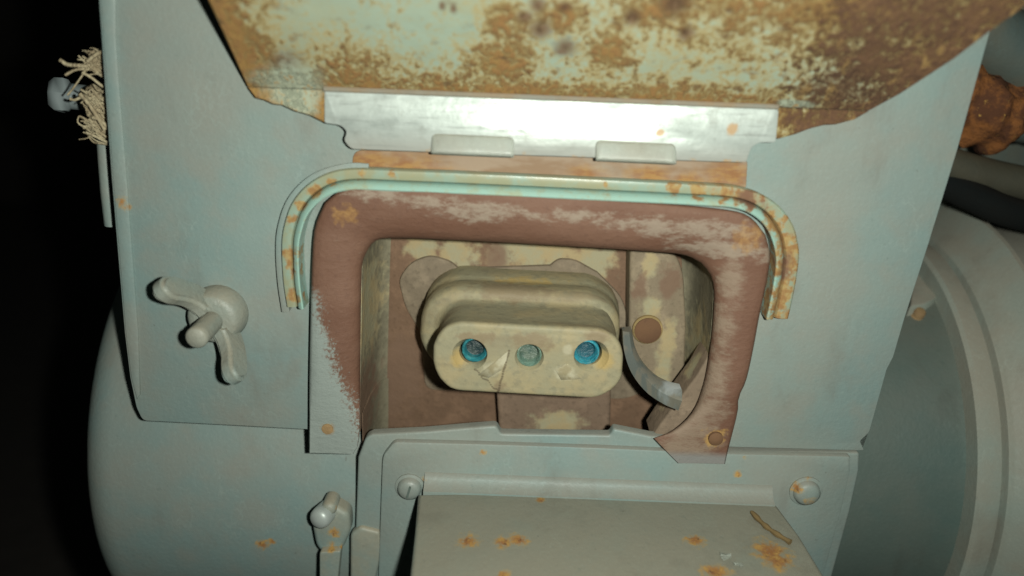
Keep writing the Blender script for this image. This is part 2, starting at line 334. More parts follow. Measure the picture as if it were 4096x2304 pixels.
def rail_material(RP, outer):
    g = G('mint drip rail paint')
    a = g.noise(90, 4, 0.6); f = g.noise(420, 5, 0.65, off=3); wr = g.noise(300, 4, .6, off=12)
    c = g.mix((0.24, 0.315, 0.25), (0.265, 0.27, 0.175), g.step(a, 0.42, 0.58)) if outer else g.mix((0.27, 0.42, 0.36), (0.30, 0.36, 0.26), g.step(a, 0.52, 0.66)); c = g.mix(c, (0.31, 0.27, 0.15), g.math('MULTIPLY', g.step(f, .5, .66), .45))
    rr = g.union([g.blob(P(x, y, -.004), r, wr, r*1.2, soft=0.7) for x, y, r in ((1175, 1020, .0035), (1180, 1080, .0032), (1185, 1190, .0034), (1175, 880, .0020), (1260, 770, .003), (1210, 820, .0022), (1440, 700, .0018), (1570, 700, .0016), (1330, 730, .0017),
                                   (2420, 735, .0012), (2700, 755, .0025), (2800, 760, .003), (2900, 770, .004), (3000, 800, .0045), (3080, 860, .004), (3140, 960, .0048), (3130, 1050, .006), (3120, 1140, .006), (3105, 1200, .006), (3095, 1260, .006), (3135, 1000, .006), (3100, 900, .005), (2960, 790, .004))])
    m = g.step(g.math('ADD', rr, g.math('MULTIPLY', g.math('SUBTRACT', f, 0.5), 1.6)), 0.15, 0.95)
    dk = g.union([g.blob(P(x, y, -.004), r, wr, r, soft=0.6) for x, y, r in ((2990, 800, .0042), (3040, 830, .003), (3130, 1040, .0028), (3130, 1090, .0026), (1180, 1085, .0014))])
    rc = g.mix((0.33, 0.225, 0.085), (0.25, 0.13, 0.045), g.step(f, 0.4, 0.6)); rc = g.mix(rc, (0.15, 0.075, 0.045), g.math('MULTIPLY', dk, 0.9))
    c = g.mix(c, rc, m); g.bump(f, 0.2, 0.0003)
    return g.out(c, g.step(m, 0, 1, 0.28, 0.85), 0, 0.55)

def bay_material(name, base, pale=(), brown=(), k=1.0, dirt=0.6):
    g = G(name); base = tuple(q*0.86 for q in base)
    a = g.noise(120, 5, 0.65); f = g.noise(500, 4, 0.6, off=3); wr = g.noise(220, 4, .6, off=12)
    c = g.mix(base, tuple(q*1.35 for q in base), g.step(a, 0.45, 0.68)); c = g.mix(c, tuple(q*0.62 for q in base), g.math('MULTIPLY', g.step(f, 0.5, 0.7), dirt))
    if pale:
        m = g.union([g.blob(P(x, y, yy), r, wr, r*0.9, soft=0.5, st=st) for x, y, yy, r, st in pale])
        c = g.mix(c, g.mix((0.33, 0.305, 0.195), (0.36, 0.285, 0.155), g.step(a, 0.4, 0.6)), g.math('MULTIPLY', m, 0.85))
    if brown:
        m = g.union([g.blob(P(x, y, yy), r, wr, r*0.9, soft=0.5, st=st) for x, y, yy, r, st in brown])
        c = g.mix(c, (0.17, 0.105, 0.070), g.math('MULTIPLY', m, 0.85))
    g.bump(a, 0.5, 0.0012); g.bump(f, 0.3, 0.0004)
    return g.out(c, 0.78, 0, 0.25)

def rubber_material():
    g = G('dusty cream rubber')
    a = g.noise(90, 5, 0.6); f = g.noise(420, 4, 0.6, off=3); lay = g.noise(170, 3, 0.5, off=7, stretch=(0.18, 1.2, 0.6))
    c = g.mix((0.265, 0.242, 0.155), (0.315, 0.262, 0.152), g.step(a, 0.4, 0.65)); c = g.mix(c, (0.175, 0.13, 0.08), g.math('MULTIPLY', g.step(lay, 0.55, 0.7), 0.55))
    c = g.mix(c, (0.18, 0.168, 0.115), g.math('MULTIPLY', g.step(f, 0.48, 0.68), 0.5))
    return g, c, a, f

# ------------------------------------------------------------------ setting: dark room behind and below
def dark_mat():
    g = G('dark concrete'); a = g.noise(6, 5, 0.6); c = g.mix((0.030, 0.027, 0.024), (0.045, 0.036, 0.03), a); g.bump(g.noise(40, 4), 0.4, 0.01); return g.out(c, 0.9)
md = dark_mat()
bm = bmesh.new()
for q in ((-3, 1.4, -0.36), (3, 1.4, -0.36), (3, 1.4, 2.2), (-3, 1.4, 2.2)): bm.verts.new(q)
bm.faces.new(bm.verts[:]); o = link('wall', bm, md); o['kind'] = 'structure'
bm = bmesh.new()
for q in ((-3, -2, -0.36), (3, -2, -0.36), (3, 1.4, -0.36), (-3, 1.4, -0.36)): bm.verts.new(q)
bm.faces.new(bm.verts[:]); o = link('floor', bm, md); o['kind'] = 'structure'

# ------------------------------------------------------------------ electric motor (axis left to right) and its foot
XL = P(290, 1790, YA).x; XB = P(3400, 1790, YA).x; XR = P(3950, 1790, YA).x
motor = thing('electric_motor', 'grey green painted round motor lying behind and under the metal box', 'motor', (0, AC.y, -0.36))
bm = bmesh.new()
rr = 0.014
prof = [(0.0, XL+0.001), (R-rr*1.3, XL+0.0006)] + [(R-rr+rr*math.sin(t*math.pi/16), XL+rr-rr*math.cos(t*math.pi/16)) for t in range(1, 9)] + [(R, XL+0.05)] + [(R, P(px, 1700, 0.01).x) for px in (1400, 1450, 1700, 2000, 2300, 2600, 2850, 2900)] + [(R, XB-0.004), (R-0.003, XB), (R-0.014, XB+0.002)]
lathe(bm, Vector((0, AC.y, AC.z)), X, prof, 192)
zc = P(2000, 1800, 0.01).z; xa, xb = P(1430, 1700, 0.01).x, P(2870, 1700, 0.01).x
bmesh.ops.delete(bm, geom=[f for f in bm.faces if f.calc_center_median().z > zc and f.calc_center_median().y < AC.y and xa < min(v.co.x for v in f.verts) and max(v.co.x for v in f.verts) < xb], context='FACES')
link('body', bm, m_grey, motor, 30)
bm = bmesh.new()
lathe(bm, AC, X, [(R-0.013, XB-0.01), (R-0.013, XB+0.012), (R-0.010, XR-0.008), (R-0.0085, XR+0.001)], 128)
link('end_bell', bm, m_shade, motor, 30)
bm = bmesh.new()
x1 = XR; e = 0.0075
lathe(bm, AC, X, [(R-0.02, x1), (R-0.0015, x1), (R-0.0002, x1+0.0012), (R, x1+0.003), (R, x1+e), (R-0.0022, x1+e+0.0004), (R-0.0022, x1+e+0.0014), (R+0.001, x1+e+0.0020), (R+0.0020, x1+e+0.0030), (R+0.0026, x1+0.011), (R+0.0050, x1+0.0150), (R+0.0085, x1+0.0185), (R+0.0118, x1+0.0212), (R+0.0132, x1+0.0225), (R+0.0135, x1+0.024), (R-0.02, x1+0.0245)], 160)
link('flange', bm, m_rim, motor, 30)
bm = bmesh.new()
lathe(bm, AC, X, [(R-0.03, x1+0.023), (R-0.002, x1+0.0235), (R+0.001, x1+0.030), (R+0.006, x1+0.05), (R+0.008, x1+0.16), (0, x1+0.165)], 128)
link('pump_casing', bm, m_casing, motor, 30)
bm = bmesh.new(); bmesh.ops.create_cube(bm, size=1, matrix=Matrix.Translation((0.02, AC.y, (AC.z-0.36-0.05)/2)) @ Matrix.Diagonal((0.2, 0.12, abs(AC.z-0.05+0.36), 1)))
bmesh.ops.bevel(bm, geom=bm.edges[:], offset=0.004, segments=2, affect='EDGES'); link('foot', bm, m_grey, motor)
m_bolt = paint('bolt paint', rust=[], dusty=0.4, rough=0.42, spec=0.5)
m_rbolt = paint('rusted bolt', base=(0.25, 0.165, 0.085), cool=(0.19, 0.10, 0.05), dust=(0.30, 0.20, 0.095), dusty=0.6, rough=0.85, peel=1.0)
for px, py, rad, mt in ((3705, 1085, 0.0036, m_bolt), (3668, 1268, 0.0022, m_rbolt), (3790, 1000, 0.0016, m_bolt)):
    p, n = on_drum(px, py, R-0.011 if px < 3800 else R-0.004); bm = bmesh.new()
    lathe(bm, p, n, [(rad*1.25, -0.012), (rad*1.25, 0.0006), (rad, 0.0012), (rad, 0.003), (rad*0.8, 0.0038), (0, 0.0042)], 14); link('bolt', bm, mt, motor)
bm = bmesh.new()   # lug that ties the end bell to the flange
p, n = on_drum(3715, 1130, R-0.012)
plate_pts(bm, [on_drum(a, b, R-0.006)[0] for a, b in ((3640, 1225), (3700, 1215), (3745, 1190), (3770, 1010), (3740, 920), (3660, 1010))], -n*0.008, 0.001); link('lug', bm, m_rim, motor)

# ------------------------------------------------------------------ box with its panel, frame, rail, hinge and lid
box = thing('switch_box', 'grey metal box with open rusty hinged lid and recessed brown socket bay', 'metal box', P(2000, 1750, 0.03))
panel = [(330, -420), (395, 0), (418, 330), (445, 700), (470, 1000), (498, 1330), (520, 1510), (545, 1630, 14), (570, 1683, 20), (900, 1700), (1300, 1722), (1325, 1000), (1345, 900, 80), (1480, 840, 60), (2200, 868), (2850, 905, 60), (2960, 1020, 60), (2900, 1788), (3200, 1796), (3458, 1803, 10), (3440, 1765, 10), (3478, 1730, 14), (3548, 1478, 8), (3574, 1428, 8), (3620, 1270), (3720, 960), (3830, 600), (3960, 130), (4080, -420)]
plate('front_panel', panel, 0.0, 0.0022, m_panel, box, 0.0009, 3)
bm = bmesh.new()    # side returns and back of the box
loop = [P(a, b, 0.0012) for a, b in ((338, -420), (403, 0), (425, 330), (478, 1000), (506, 1330), (552, 1630), (580, 1676))]
for q in (loop,):
    bk = [v + Vector((0.001, 0.045, 0)) for v in q]
    a = [bm.verts.new(v) for v in q]; b = [bm.verts.new(v) for v in bk]
    for i in range(len(a)-1): bm.faces.new((a[i], a[i+1], b[i+1], b[i]))
bmesh.ops.solidify(bm, geom=bm.faces[:], thickness=0.0011); link('side_wall', bm, m_panel, box)
bm = bmesh.new(); q = [P(a, b, 0.0012) for a, b in ((3448, 1798), (3468, 1745), (3522, 1560), (3612, 1270), (3712, 960), (3822, 600), (3952, 130), (4070, -420))]
a = [bm.verts.new(v) for v in q]; b = [bm.verts.new(v + Vector((-0.006, 0.045, 0))) for v in q]
for i in range(len(a)-1): bm.faces.new((a[i], a[i+1], b[i+1], b[i]))
bmesh.ops.solidify(bm, geom=bm.faces[:], thickness=0.0011); link('side_wall', bm, m_panel, box)
# pressed hem along the panel's left edge
hem = [(400, 0), (424, 330), (452, 700), (476, 1000), (504, 1330), (526, 1510)]
bm = bmesh.new()
inner = [(340, -420), (462, 0)]
hp = [(338, -420), (400, 2), (423, 330), (449, 700), (474, 1000), (501, 1330), (523, 1510), (545, 1600), (560, 1580), (552, 1330), (527, 1000), (505, 700), (482, 420), (474, 330), (462, 150), (461, 0), (400, -420)]
plate('hem', hp, -0.0007, 0.0012, m_panel, box, 0.0005, 2)

# recessed bay ------------------------------------------------------
YB = 0.031
m_back = bay_material('bay back', (0.178, 0.108, 0.068), pale=[(1700, 985, YB, .007, (1, 1, 1)), (1830, 1010, YB, .007, (.8, 1, 1)), (2150, 1010, YB, .009, (.5, 1, 1.2)), (2380, 1040, YB, .007, (.8, 1, 1)), (2560, 1200, YB, .004, (1.5, 1, .4)), (2200, 1680, YB, .004, (.5, 1, 1.2))],
                      brown=[(1990, 1020, YB, .004, (1, 1, .8)), (1600, 1500, YB, .008, (1, 1, .4))], dirt=0.5)
plate('bay_back', [(1380, 870), (2900, 930), (2830, 1800), (1380, 1790)], YB, 0.001, m_back, box, 0.0002)
inn = [(1432, 1762), (1436, 1400), (1440, 1120), (1448, 1030), (1480, 970), (1545, 948), (1800, 955), (2200, 975), (2600, 1000), (2740, 1014), (2810, 1045), (2850, 1105), (2864, 1200), (2850, 1400), (2826, 1600), (2810, 1790)]
ip = spline([P(a, b, -0.004) for a, b in inn], 5)
bm = bmesh.new(); prev = None
SEC = [(0.0004, 0.0058), (0.0004, 0.010), (0.0000, 0.022), (-0.0010, 0.0300), (-0.0024, 0.0335), (-0.004, 0.0345), (0.004, 0.0355), (0.004, 0.0058)]
sweep(bm, list(reversed(ip)), [(-o, d) for o, d in SEC][::-1] if False else [(-o, d) for o, d in SEC])
m_wall = bay_material('bay wall', (0.19, 0.17, 0.115), pale=[(1480, 1250, 0.01, .006, (1, .3, .3)), (2790, 1400, .015, .006, (1, .4, .4))], brown=[(1455, 1650, 0.005, .007, (1, .3, .4))])
link('bay_wall', bm, m_wall, box, 40)
for q in ([(2812, 1700), (2796, 1830), (2780, 1960)], [(1440, 1960), (1440, 1830), (1438, 1700)]):
    bm = bmesh.new(); sweep(bm, [P(a, b, -0.004) for a, b in q][::-1], [(-min(o, 0.0006), max(d, 0.0080)) for o, d in SEC]); link('bay_wall', bm, m_wall, box, 40)
m_gus = bay_material('bay corner', (0.215, 0.160, 0.112), pale=[(2700, 1640, .008, .004, (.8, 1, .6)), (2770, 1500, .008, .004, (1.4, 1, .4))], brown=[(2640, 1720, .008, .004, (1, 1, 1))])
plate('corner_gusset', [(2835, 1420), (2852, 1420), (2840, 1815), (2640, 1815), (2606, 1752), (2640, 1700), (2715, 1600), (2790, 1500)], 0.0012, 0.012, m_gus, box, 0.002, 3)
m_block = bay_material('bay block', (0.19, 0.130, 0.090), pale=[(2230, 1690, 0.022, .005, (.5, 1, 1))])
plate('mounting_block', [(1985, 1560, 20), (2445, 1560, 20), (2440, 1790), (2000, 1790)], 0.022, 0.0155, m_block, box, 0.002, 3)
m_ear = bay_material('bay gasket', (0.21, 0.165, 0.115), pale=[(1680, 1060, .033, .003, (1, 1, 1))])
ear = [(1592, 1120, 30), (1640, 1050, 40), (1720, 1022, 30), (1800, 1045, 30), (1835, 1075), (2200, 1062), (2235, 1035, 20), (2300, 1040, 25), (2390, 1090), (2500, 1200, 60), (2520, 1400), (2600, 1560, 40), (2500, 1600, 40), (1700, 1560, 40), (1680, 1330), (1620, 1230, 30)]
plate('gasket', ear, 0.0296, 0.003, m_ear, box, 0.0008, 2)
m_side = bay_material('bay side plate', (0.235, 0.185, 0.125), pale=[(2600, 1060, .020, .003, (1.2, 1, .5)), (2600, 1230, .020, .004, (1, 1, 1)), (2660, 1440, .02, .006, (1.6, 1, .4))], brown=[(2680, 1120, .02, .004, (1, 1, .7)), (2560, 1150, .02, .003, (1, 1, .6))])
plate('side_plate', [(2520, 1000, 20), (2700, 1008, 60), (2735, 1090, 40), (2745, 1300), (2735, 1600, 30), (2640, 1640, 40), (2560, 1500), (2515, 1330)], 0.020, 0.017, m_side, box, 0.0012, 3)
# rusty rivet in its pale collar
m_riv = paint('rivet rust', base=(0.13, 0.066, 0.036), cool=(0.11, 0.055, 0.03), dust=(0.15, 0.08, 0.04), dusty=0.7, rough=0.85)
m_col = bay_material('rivet collar', (0.30, 0.215, 0.095))
c = P(2590, 1318, 0.0195); bm = bmesh.new(); lathe(bm, c, -YN, [(0.0053, -0.001), (0.0052, 0.0004), (0.0048, 0.0008), (0.0040, 0.0009)], 28); col_o = link('rivet_collar', bm, m_col, box)
bm = bmesh.new(); lathe(bm, c, -YN, [(0.0047, -0.001), (0.0046, 0.0013), (0.0036, 0.0018), (0, 0.0020)], 24); link('rivet', bm, m_riv, col_o)
# curved steel latch spring
g = G('worn steel'); st = g.noise(300, 3, .5, stretch=(1, 1, .3)); bl = g.blob(P(2700, 1565, -0.002), 0.0055, st, .003)
m_steel = g.out(g.mix(g.mix((0.17, 0.19, 0.175), (0.24, 0.23, 0.19), g.step(st, .45, .6)), (0.50, 0.54, 0.54), bl), 0.42, 0.45)
pa = [P(a, b, y) for a, b, y in ((2505, 1310, 0.012), (2515, 1385, 0.008), (2545, 1460, 0.005), (2600, 1525, 0.002), (2660, 1562, -0.001), (2712, 1580, -0.003))]
pa = spline(pa, 6); bm = bmesh.new(); rings = []
for i, p in enumerate(pa):
    t = (pa[min(i+1, len(pa)-1)]-pa[max(i-1, 0)]).normalized(); n = t.cross(YN).normalized(); n = n if n.z > 0 else -n; k = i/(len(pa)-1); w = 0.0015+0.0019*k
    h = Vector((0, -0.004-0.002*k, 0))
    rings.append([bm.verts.new(p + n*w + h*0.6), bm.verts.new(p + n*w*.3 + h*1.0), bm.verts.new(p - n*w + h*.7), bm.verts.new(p - n*w - h*.1), bm.verts.new(p + n*w - h*.2)])
for a, b in zip(rings, rings[1:]):
    for k in range(5): bm.faces.new((a[k], a[(k+1) % 5], b[(k+1) % 5], b[k]))
bm.faces.new(rings[0]); bm.faces.new(rings[-1]); link('latch_spring', bm, m_steel, box, 50)

# brown inlet frame --------------------------------------------------
m_primer = primer_material()
fr_out = [(1236, 1812), (1238, 1500), (1243, 1230), (1250, 1010), (1262, 900), (1300, 810), (1370, 757), (1470, 742), (1800, 756), (2200, 778), (2600, 808), (2900, 838), (3000, 868), (3062, 940), (3080, 1020), (3068, 1120), (3040, 1250), (3012, 1400), (2985, 1520), (2955, 1590), (2950, 1650), (2915, 1790), (2900, 1856)]
fr_in = [(2712, 1852), (2660, 1800), (2612, 1752), (2612, 1752), (2668, 1738), (2740, 1700), (2790, 1610), (2828, 1400), (2858, 1200), (2846, 1108), (2806, 1052), (2738, 1020), (2600, 1006), (2200, 981), (1800, 960), (1545, 953), (1486, 976), (1454, 1034), (1446, 1120), (1442, 1400), (1438, 1740), (1412, 1815)]
def resample(pts, n):
    v = spline(pts, 8); L = [0]
    for a, b in zip(v, v[1:]): L.append(L[-1]+(b-a).length)
    o = []
    for k in range(n):
        d = L[-1]*k/(n-1); i = max(0, min(len(L)-2, next((q for q in range(len(L)-1) if L[q+1] >= d), len(L)-2)))
        u = (d-L[i])/max(L[i+1]-L[i], 1e-9); o.append(v[i].lerp(v[i+1], u))
    return o
po = resample(fr_out[:6], 26)[:-1] + resample(fr_out[5:14], 60)[:-1] + resample(fr_out[13:], 30)
inn_l = [(1412, 1815), (1438, 1740), (1442, 1400), (1446, 1120), (1454, 1034), (1486, 976)]
inn_t = [(1486, 976), (1545, 953), (1800, 960), (2200, 981), (2600, 1006), (2738, 1020), (2806, 1052)]
inn_r = [(2806, 1052), (2846, 1108), (2856, 1200), (2840, 1390), (2812, 1540), (2768, 1650), (2690, 1722), (2612, 1752)]
pin_ = resample(inn_l, 26)[:-1] + resample(inn_t, 60)[:-1] + resample(inn_r, 27) + [Vector((2645, 1786)), Vector((2678, 1820)), Vector((2712, 1852))]
from mathutils import noise as mn
bm = bmesh.new(); rows = []
PR = [(0, 0.0005), (0, -0.0050), (0.02, -0.0060), (0.06, -0.0065), (0.2, -0.0067), (0.4, -0.0066), (0.55, -0.0063), (0.7, -0.0057), (0.84, -0.0047), (0.93, -0.0035), (0.985, -0.0020), (1.0, 0.0000), (1.0, 0.0050)]
for k, (a, b) in enumerate(zip(po, pin_)):
    flat = max(0, min(1, (k-102)/8)) if k > 60 else max(0, min(1, (10-k)/8))       # the feet are flat tabs
    r_ = []
    for sidx, (u, y) in enumerate(PR):
        if 1 < sidx < len(PR)-2: y = y*(1-flat) + (-0.0058)*flat
        q = a.lerp(b, u); p = P(q.x, q.y, y)
        if 2 < sidx < len(PR)-2: p = p + mn.noise_vector(p*90)*0.00022
        r_.append(bm.verts.new(p))
    rows.append(r_)
for a, b in zip(rows, rows[1:]):
    for q in range(len(PR)-1): bm.faces.new((a[q], a[q+1], b[q+1], b[q]))
bm.faces.new(rows[0]); bm.faces.new(rows[-1])
frame = link('inlet_frame', bm, m_primer, box, 45)
for px, py, r, mt in ((1310, 1716, .0019, m_rbolt), (2862, 1752, .0024, m_riv), (1384, 852, .0034, m_rbolt)):
    bm = bmesh.new(); h = 0.0014 if px > 2000 else 0.0003
    lathe(bm, P(px, py, -0.0061), -YN, [(r, -0.001), (r*0.97, h*0.6), (r*.6, h), (0, h*1.1)], 20)
    if px > 2000 or py > 1000: link('rivet', bm, mt, frame)
    else: bm.free()
# drip rail over the frame -------------------------------------------
rail_c = [(1192, 1218), (1178, 1120), (1172, 1000), (1180, 915), (1215, 820), (1290, 747), (1400, 712), (1600, 716), (2000, 733), (2400, 752), (2800, 772), (2950, 786), (3050, 832), (3110, 905), (3136, 1000), (3130, 1090), (3112, 1190), (3096, 1262)]
rp = spline([P(a, b, -0.0024) for a, b in rail_c], 6)
bm = bmesh.new()
mm = 0.001
wide = lambda t: 1.0+0.28*max(0, min(1, (t-0.66)/0.12))
sect = [(2.9*mm, 2.2*mm), (3.1*mm, -1.4*mm), (2.7*mm, -2.0*mm), (0.9*mm, -2.3*mm), (0.1*mm, -2.0*mm), (-0.3*mm, -1.2*mm), (-0.4*mm, 2.2*mm)]
sweep(bm, rp, sect, wid=wide); rail = link('drip_rail', bm, rail_material(rp, True), box, 40)
bm = bmesh.new(); sweep(bm, rp, [(-0.35*mm, 2.0*mm), (-0.5*mm, -1.6*mm), (-0.9*mm, -3.0*mm), (-1.6*mm, -4.0*mm), (-2.4*mm, -4.4*mm), (-2.8*mm, -4.1*mm), (-2.9*mm, 2.0*mm)], wid=wide); link('rail_bead', bm, rail_material(rp, False), rail, 40)
bm = bmesh.new(); rfl = [P(a, b, -0.0008) for a, b in ((1194, 1236), (1178, 1120), (1172, 1000), (1180, 915), (1215, 820), (1290, 747), (1400, 712), (1480, 713))]
sweep(bm, spline(rfl, 6), [(2.4*mm, 0.6*mm), (2.4*mm, -2.0*mm), (3.8*mm, -2.2*mm), (4.7*mm, -1.9*mm), (4.7*mm, -1.3*mm), (3.2*mm, -0.9*mm)]); link('rail_flange', bm, m_panel, rail, 40)
# hinge: rusty backing, galvanised leaf, two knuckles, lid -----------
g = G('rusty backing'); a = g.noise(110, 5, .65, stretch=(.45, 1, 1.6)); f = g.noise(450, 5, .65, off=3, stretch=(.5, 1, 1.4)); b = g.noise(60, 3, .5, off=6)
wr = g.noise(160, 5, .65, off=12); och = g.union([g.blob(P(x, y, -.001), r, wr, r*.8, st=(.5, 1, 1), soft=.9) for x, y, r in ((1470, 655, .006), (1620, 670, .006), (1740, 700, .004), (2930, 700, .005), (2600, 710, .004), (2350, 700, .003), (2750, 725, .003))])
c = g.mix((0.275, 0.205, 0.145), (0.225, 0.150, 0.095), g.step(a, .42, .6)); c = g.mix(c, (0.30, 0.275, 0.225), g.math('MULTIPLY', g.step(b, .5, .62), .6)); c = g.mix(c, g.mix((0.30, 0.165, 0.055), (0.23, 0.105, 0.04), g.step(f, .42, .6)), g.math('MULTIPLY', och, .9))
g.bump(f, .4, .0005); m_rustpl = g.out(c, .85, 0, .25)
plate('hinge_backing', [(1412, 600, 40), (1405, 700, 30), (2985, 760, 20), (2992, 640, 20)], -0.0004, 0.0012, m_rustpl, box, 0.0004)
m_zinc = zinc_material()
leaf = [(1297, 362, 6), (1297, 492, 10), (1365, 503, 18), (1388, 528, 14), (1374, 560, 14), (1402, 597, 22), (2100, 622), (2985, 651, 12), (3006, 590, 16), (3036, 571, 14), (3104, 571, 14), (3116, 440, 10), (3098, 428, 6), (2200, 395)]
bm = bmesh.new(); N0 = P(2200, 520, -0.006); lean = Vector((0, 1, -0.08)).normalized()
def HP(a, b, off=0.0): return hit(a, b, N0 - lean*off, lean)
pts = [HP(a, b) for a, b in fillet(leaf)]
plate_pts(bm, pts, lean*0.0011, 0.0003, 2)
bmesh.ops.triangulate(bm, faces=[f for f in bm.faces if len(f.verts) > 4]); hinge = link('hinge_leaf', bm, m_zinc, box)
m_knuckle = paint('knuckle zinc', base=(0.60, 0.64, 0.58), cool=(0.58, 0.63, 0.58), dust=(0.50, 0.47, 0.38), dusty=0.35, rough=0.38, spec=0.6)
for (xa, ya), (xb, yb) in (((1727, 532), (2057, 546)), ((2382, 559), (2704, 574))):
    bm = bmesh.new(); a, b = HP(xa, ya), HP(xb, yb); ax = (b-a); L = ax.length; ax.normalize(); dn = -(HP(xa, ya)-HP(xa, ya+85)); hgt = dn.length; dn.normalize()
    rows = []; NS = 12
    for i in range(25):
        s = 0.5-0.5*math.cos(math.pi*i/24); e = min(s, 1-s)*L; er = 0.0016; pin = (er-math.sqrt(max(er*er-(er-e)**2, 0))) if e < er else 0
        row = []
        for k in range(NS+1):
            t = k/NS; hh = (0.0021*(0.18+0.82*(t/0.8)**0.8) if t < 0.8 else 0.0021*math.sqrt(max(0, 1-((t-0.8)/0.2)**2)))*min(1, t/0.06)
            tt = min(max(t, 0), 1); lo_ = pin/hgt*0.9
            d = lo_ + (1-lo_)*tt if True else tt
            row.append(bm.verts.new(a + ax*(s*L) + dn*(d*hgt) - lean*(hh*(1-0.3*pin/er)) + lean*0.0002))
        rows.append(row)
    for p, q in zip(rows, rows[1:]):
        for k in range(NS): bm.faces.new((p[k], p[k+1], q[k+1], q[k]))
    bmesh.ops.solidify(bm, geom=bm.faces[:], thickness=0.0006); link('hinge_knuckle', bm, m_knuckle, hinge, 50)
# lid: a sheet leaning out towards the viewer
ALPHA = math.radians(51); L0 = HP(2200, 395, -0.0006)
LN = Vector((0, math.sin(ALPHA), math.cos(ALPHA)))       # normal pointing away from the viewer
def LP(a, b):
    p = hit(a, b, L0, LN); return p if p.y <= L0.y else P(a, b, L0.y)
def CR(x): return 395 + (x-2200)*0.0385                  # pixel row of the fold along the hinge
up_out = [(600, -420), (832, 0), (905, 160), (990, CR(990)), (1600, CR(1600)), (2400, CR(2400)), (3000, CR(3000)), (3478, CR(3478)), (3600, 378), (3720, 300), (3820, 235), (3960, 128), (4096, 30), (4500, -330)]
bm = bmesh.new(); plate_pts(bm, [hit(a, b, L0, LN) for a, b in up_out], LN*0.0012, 0.0003, 1)
for lo_out in ([(990, CR(990)), (1022, 392), (1060, 402), (1095, 418), (1130, 422), (1180, 445), (1240, 462), (1300, 492), (1340, 500), (1345, CR(1345))], [(3060, CR(3060)), (3060, 540), (3113, 556), (3180, 538), (3240, 515), (3300, 500), (3345, 498), (3420, 478), (3478, CR(3478))]):
    b2 = bmesh.new(); plate_pts(b2, [P(a, b, L0.y-0.00005) for a, b in lo_out], Vector((0, 0.0012, 0)), 0.0003, 1); tmp = bpy.data.meshes.new('tmp'); b2.to_mesh(tmp); b2.free(); bm.from_mesh(tmp); bpy.data.meshes.remove(tmp)
bmesh.ops.triangulate(bm, faces=[f for f in bm.faces if len(f.verts) > 4]); lid = link('lid', bm, lid_material(LP, L0, LN), box, 30)
lid['label'] = 'rusty mint painted lid swung open above the bay'
bm = bmesh.new()    # folded seam where the leaf is riveted onto the lid
sp = [LP(1296, 352), LP(1700, 368), LP(2200, 388), LP(2700, 408), LP(3112, 424)]
tube(bm, [p - LN*0.0003 for p in spline(sp, 5)], 0.0008, 8); m_seam = paint('seam', base=(0.22, 0.19, 0.14), cool=(0.20, 0.20, 0.17), dust=(0.24, 0.17, 0.10), dusty=0.9, rough=0.8); link('seam', bm, m_seam, lid)

# ------------------------------------------------------------------ wing nut on its stud
WB = P(882, 1245, 0.0)
wn = thing('wing_nut', 'grey painted wing nut screwed on the stud left of the socket bay', 'wing nut', WB)
m_wing = paint('wing nut paint', base=(0.232, 0.268, 0.232), dust=(0.275, 0.255, 0.20), dusty=0.45, rough=0.5, spec=0.45, peel=0.8, rust=[((905, 1215, -.012), .0030), ((850, 1180, -.012), .0022)])
bm = bmesh.new()
lathe(bm, WB, -YN, [(0.0088, -0.0006), (0.0091, 0.0008), (0.0086, 0.0040), (0.0078, 0.0066), (0.0070, 0.0074), (0.0052, 0.0078), (0.0030, 0.0077)], 36)
link('hub', bm, m_wing, wn, 50)
dirw = (P(1000, 1400) - P(880, 1252)); dirw.y = 0; dirw.normalize()
for sg in (-1, 1):
    u = dirw*sg; v = Vector((-dirw.z, 0, dirw.x)); h = -YN; bm = bmesh.new()
    o2 = [(0.003, 0.0012), (0.0085, 0.0016), (0.0125, 0.0045), (0.0165, 0.0095), (0.0188, 0.0140), (0.0190, 0.0175), (0.0176, 0.0200), (0.0150, 0.0206), (0.0122, 0.0185), (0.0095, 0.0140), (0.0060, 0.0108), (0.003, 0.0100)]
    th = 0.0024
    fr = [WB + u*s + h*q - v*th for s, q in [(w.x, w.y) for w in spline(o2, 3)]]
    vs = [bm.verts.new(p) for p in fr]; f = bm.faces.new(vs); r = bmesh.ops.extrude_face_region(bm, geom=[f])
    bmesh.ops.translate(bm, verts=[q for q in r['geom'] if isinstance(q, bmesh.types.BMVert)], vec=v*2*th)
    es = [e for e in bm.edges if len(e.link_faces) == 2 and any(len(q.verts) > 6 for q in e.link_faces)]
    bmesh.ops.bevel(bm, geom=es, offset=0.0013, segments=3, affect='EDGES', clamp_overlap=True)
    bmesh.ops.triangulate(bm, faces=[f for f in bm.faces if len(f.verts) > 4]); link('wing', bm, m_wing, wn, 60)
bm = bmesh.new(); prof = [(0.0034, -0.001)]
for i in range(17): prof += [(0.0034 if i % 2 else 0.0032, 0.001+i*0.0011)]
prof += [(0.0033, 0.0205), (0.0027, 0.0212), (0, 0.0213)]
lathe(bm, WB + Vector((0.0002, 0, -0.0002)), (-YN).normalized(), prof, 24); link('stud', bm, m_wing, wn, 60)

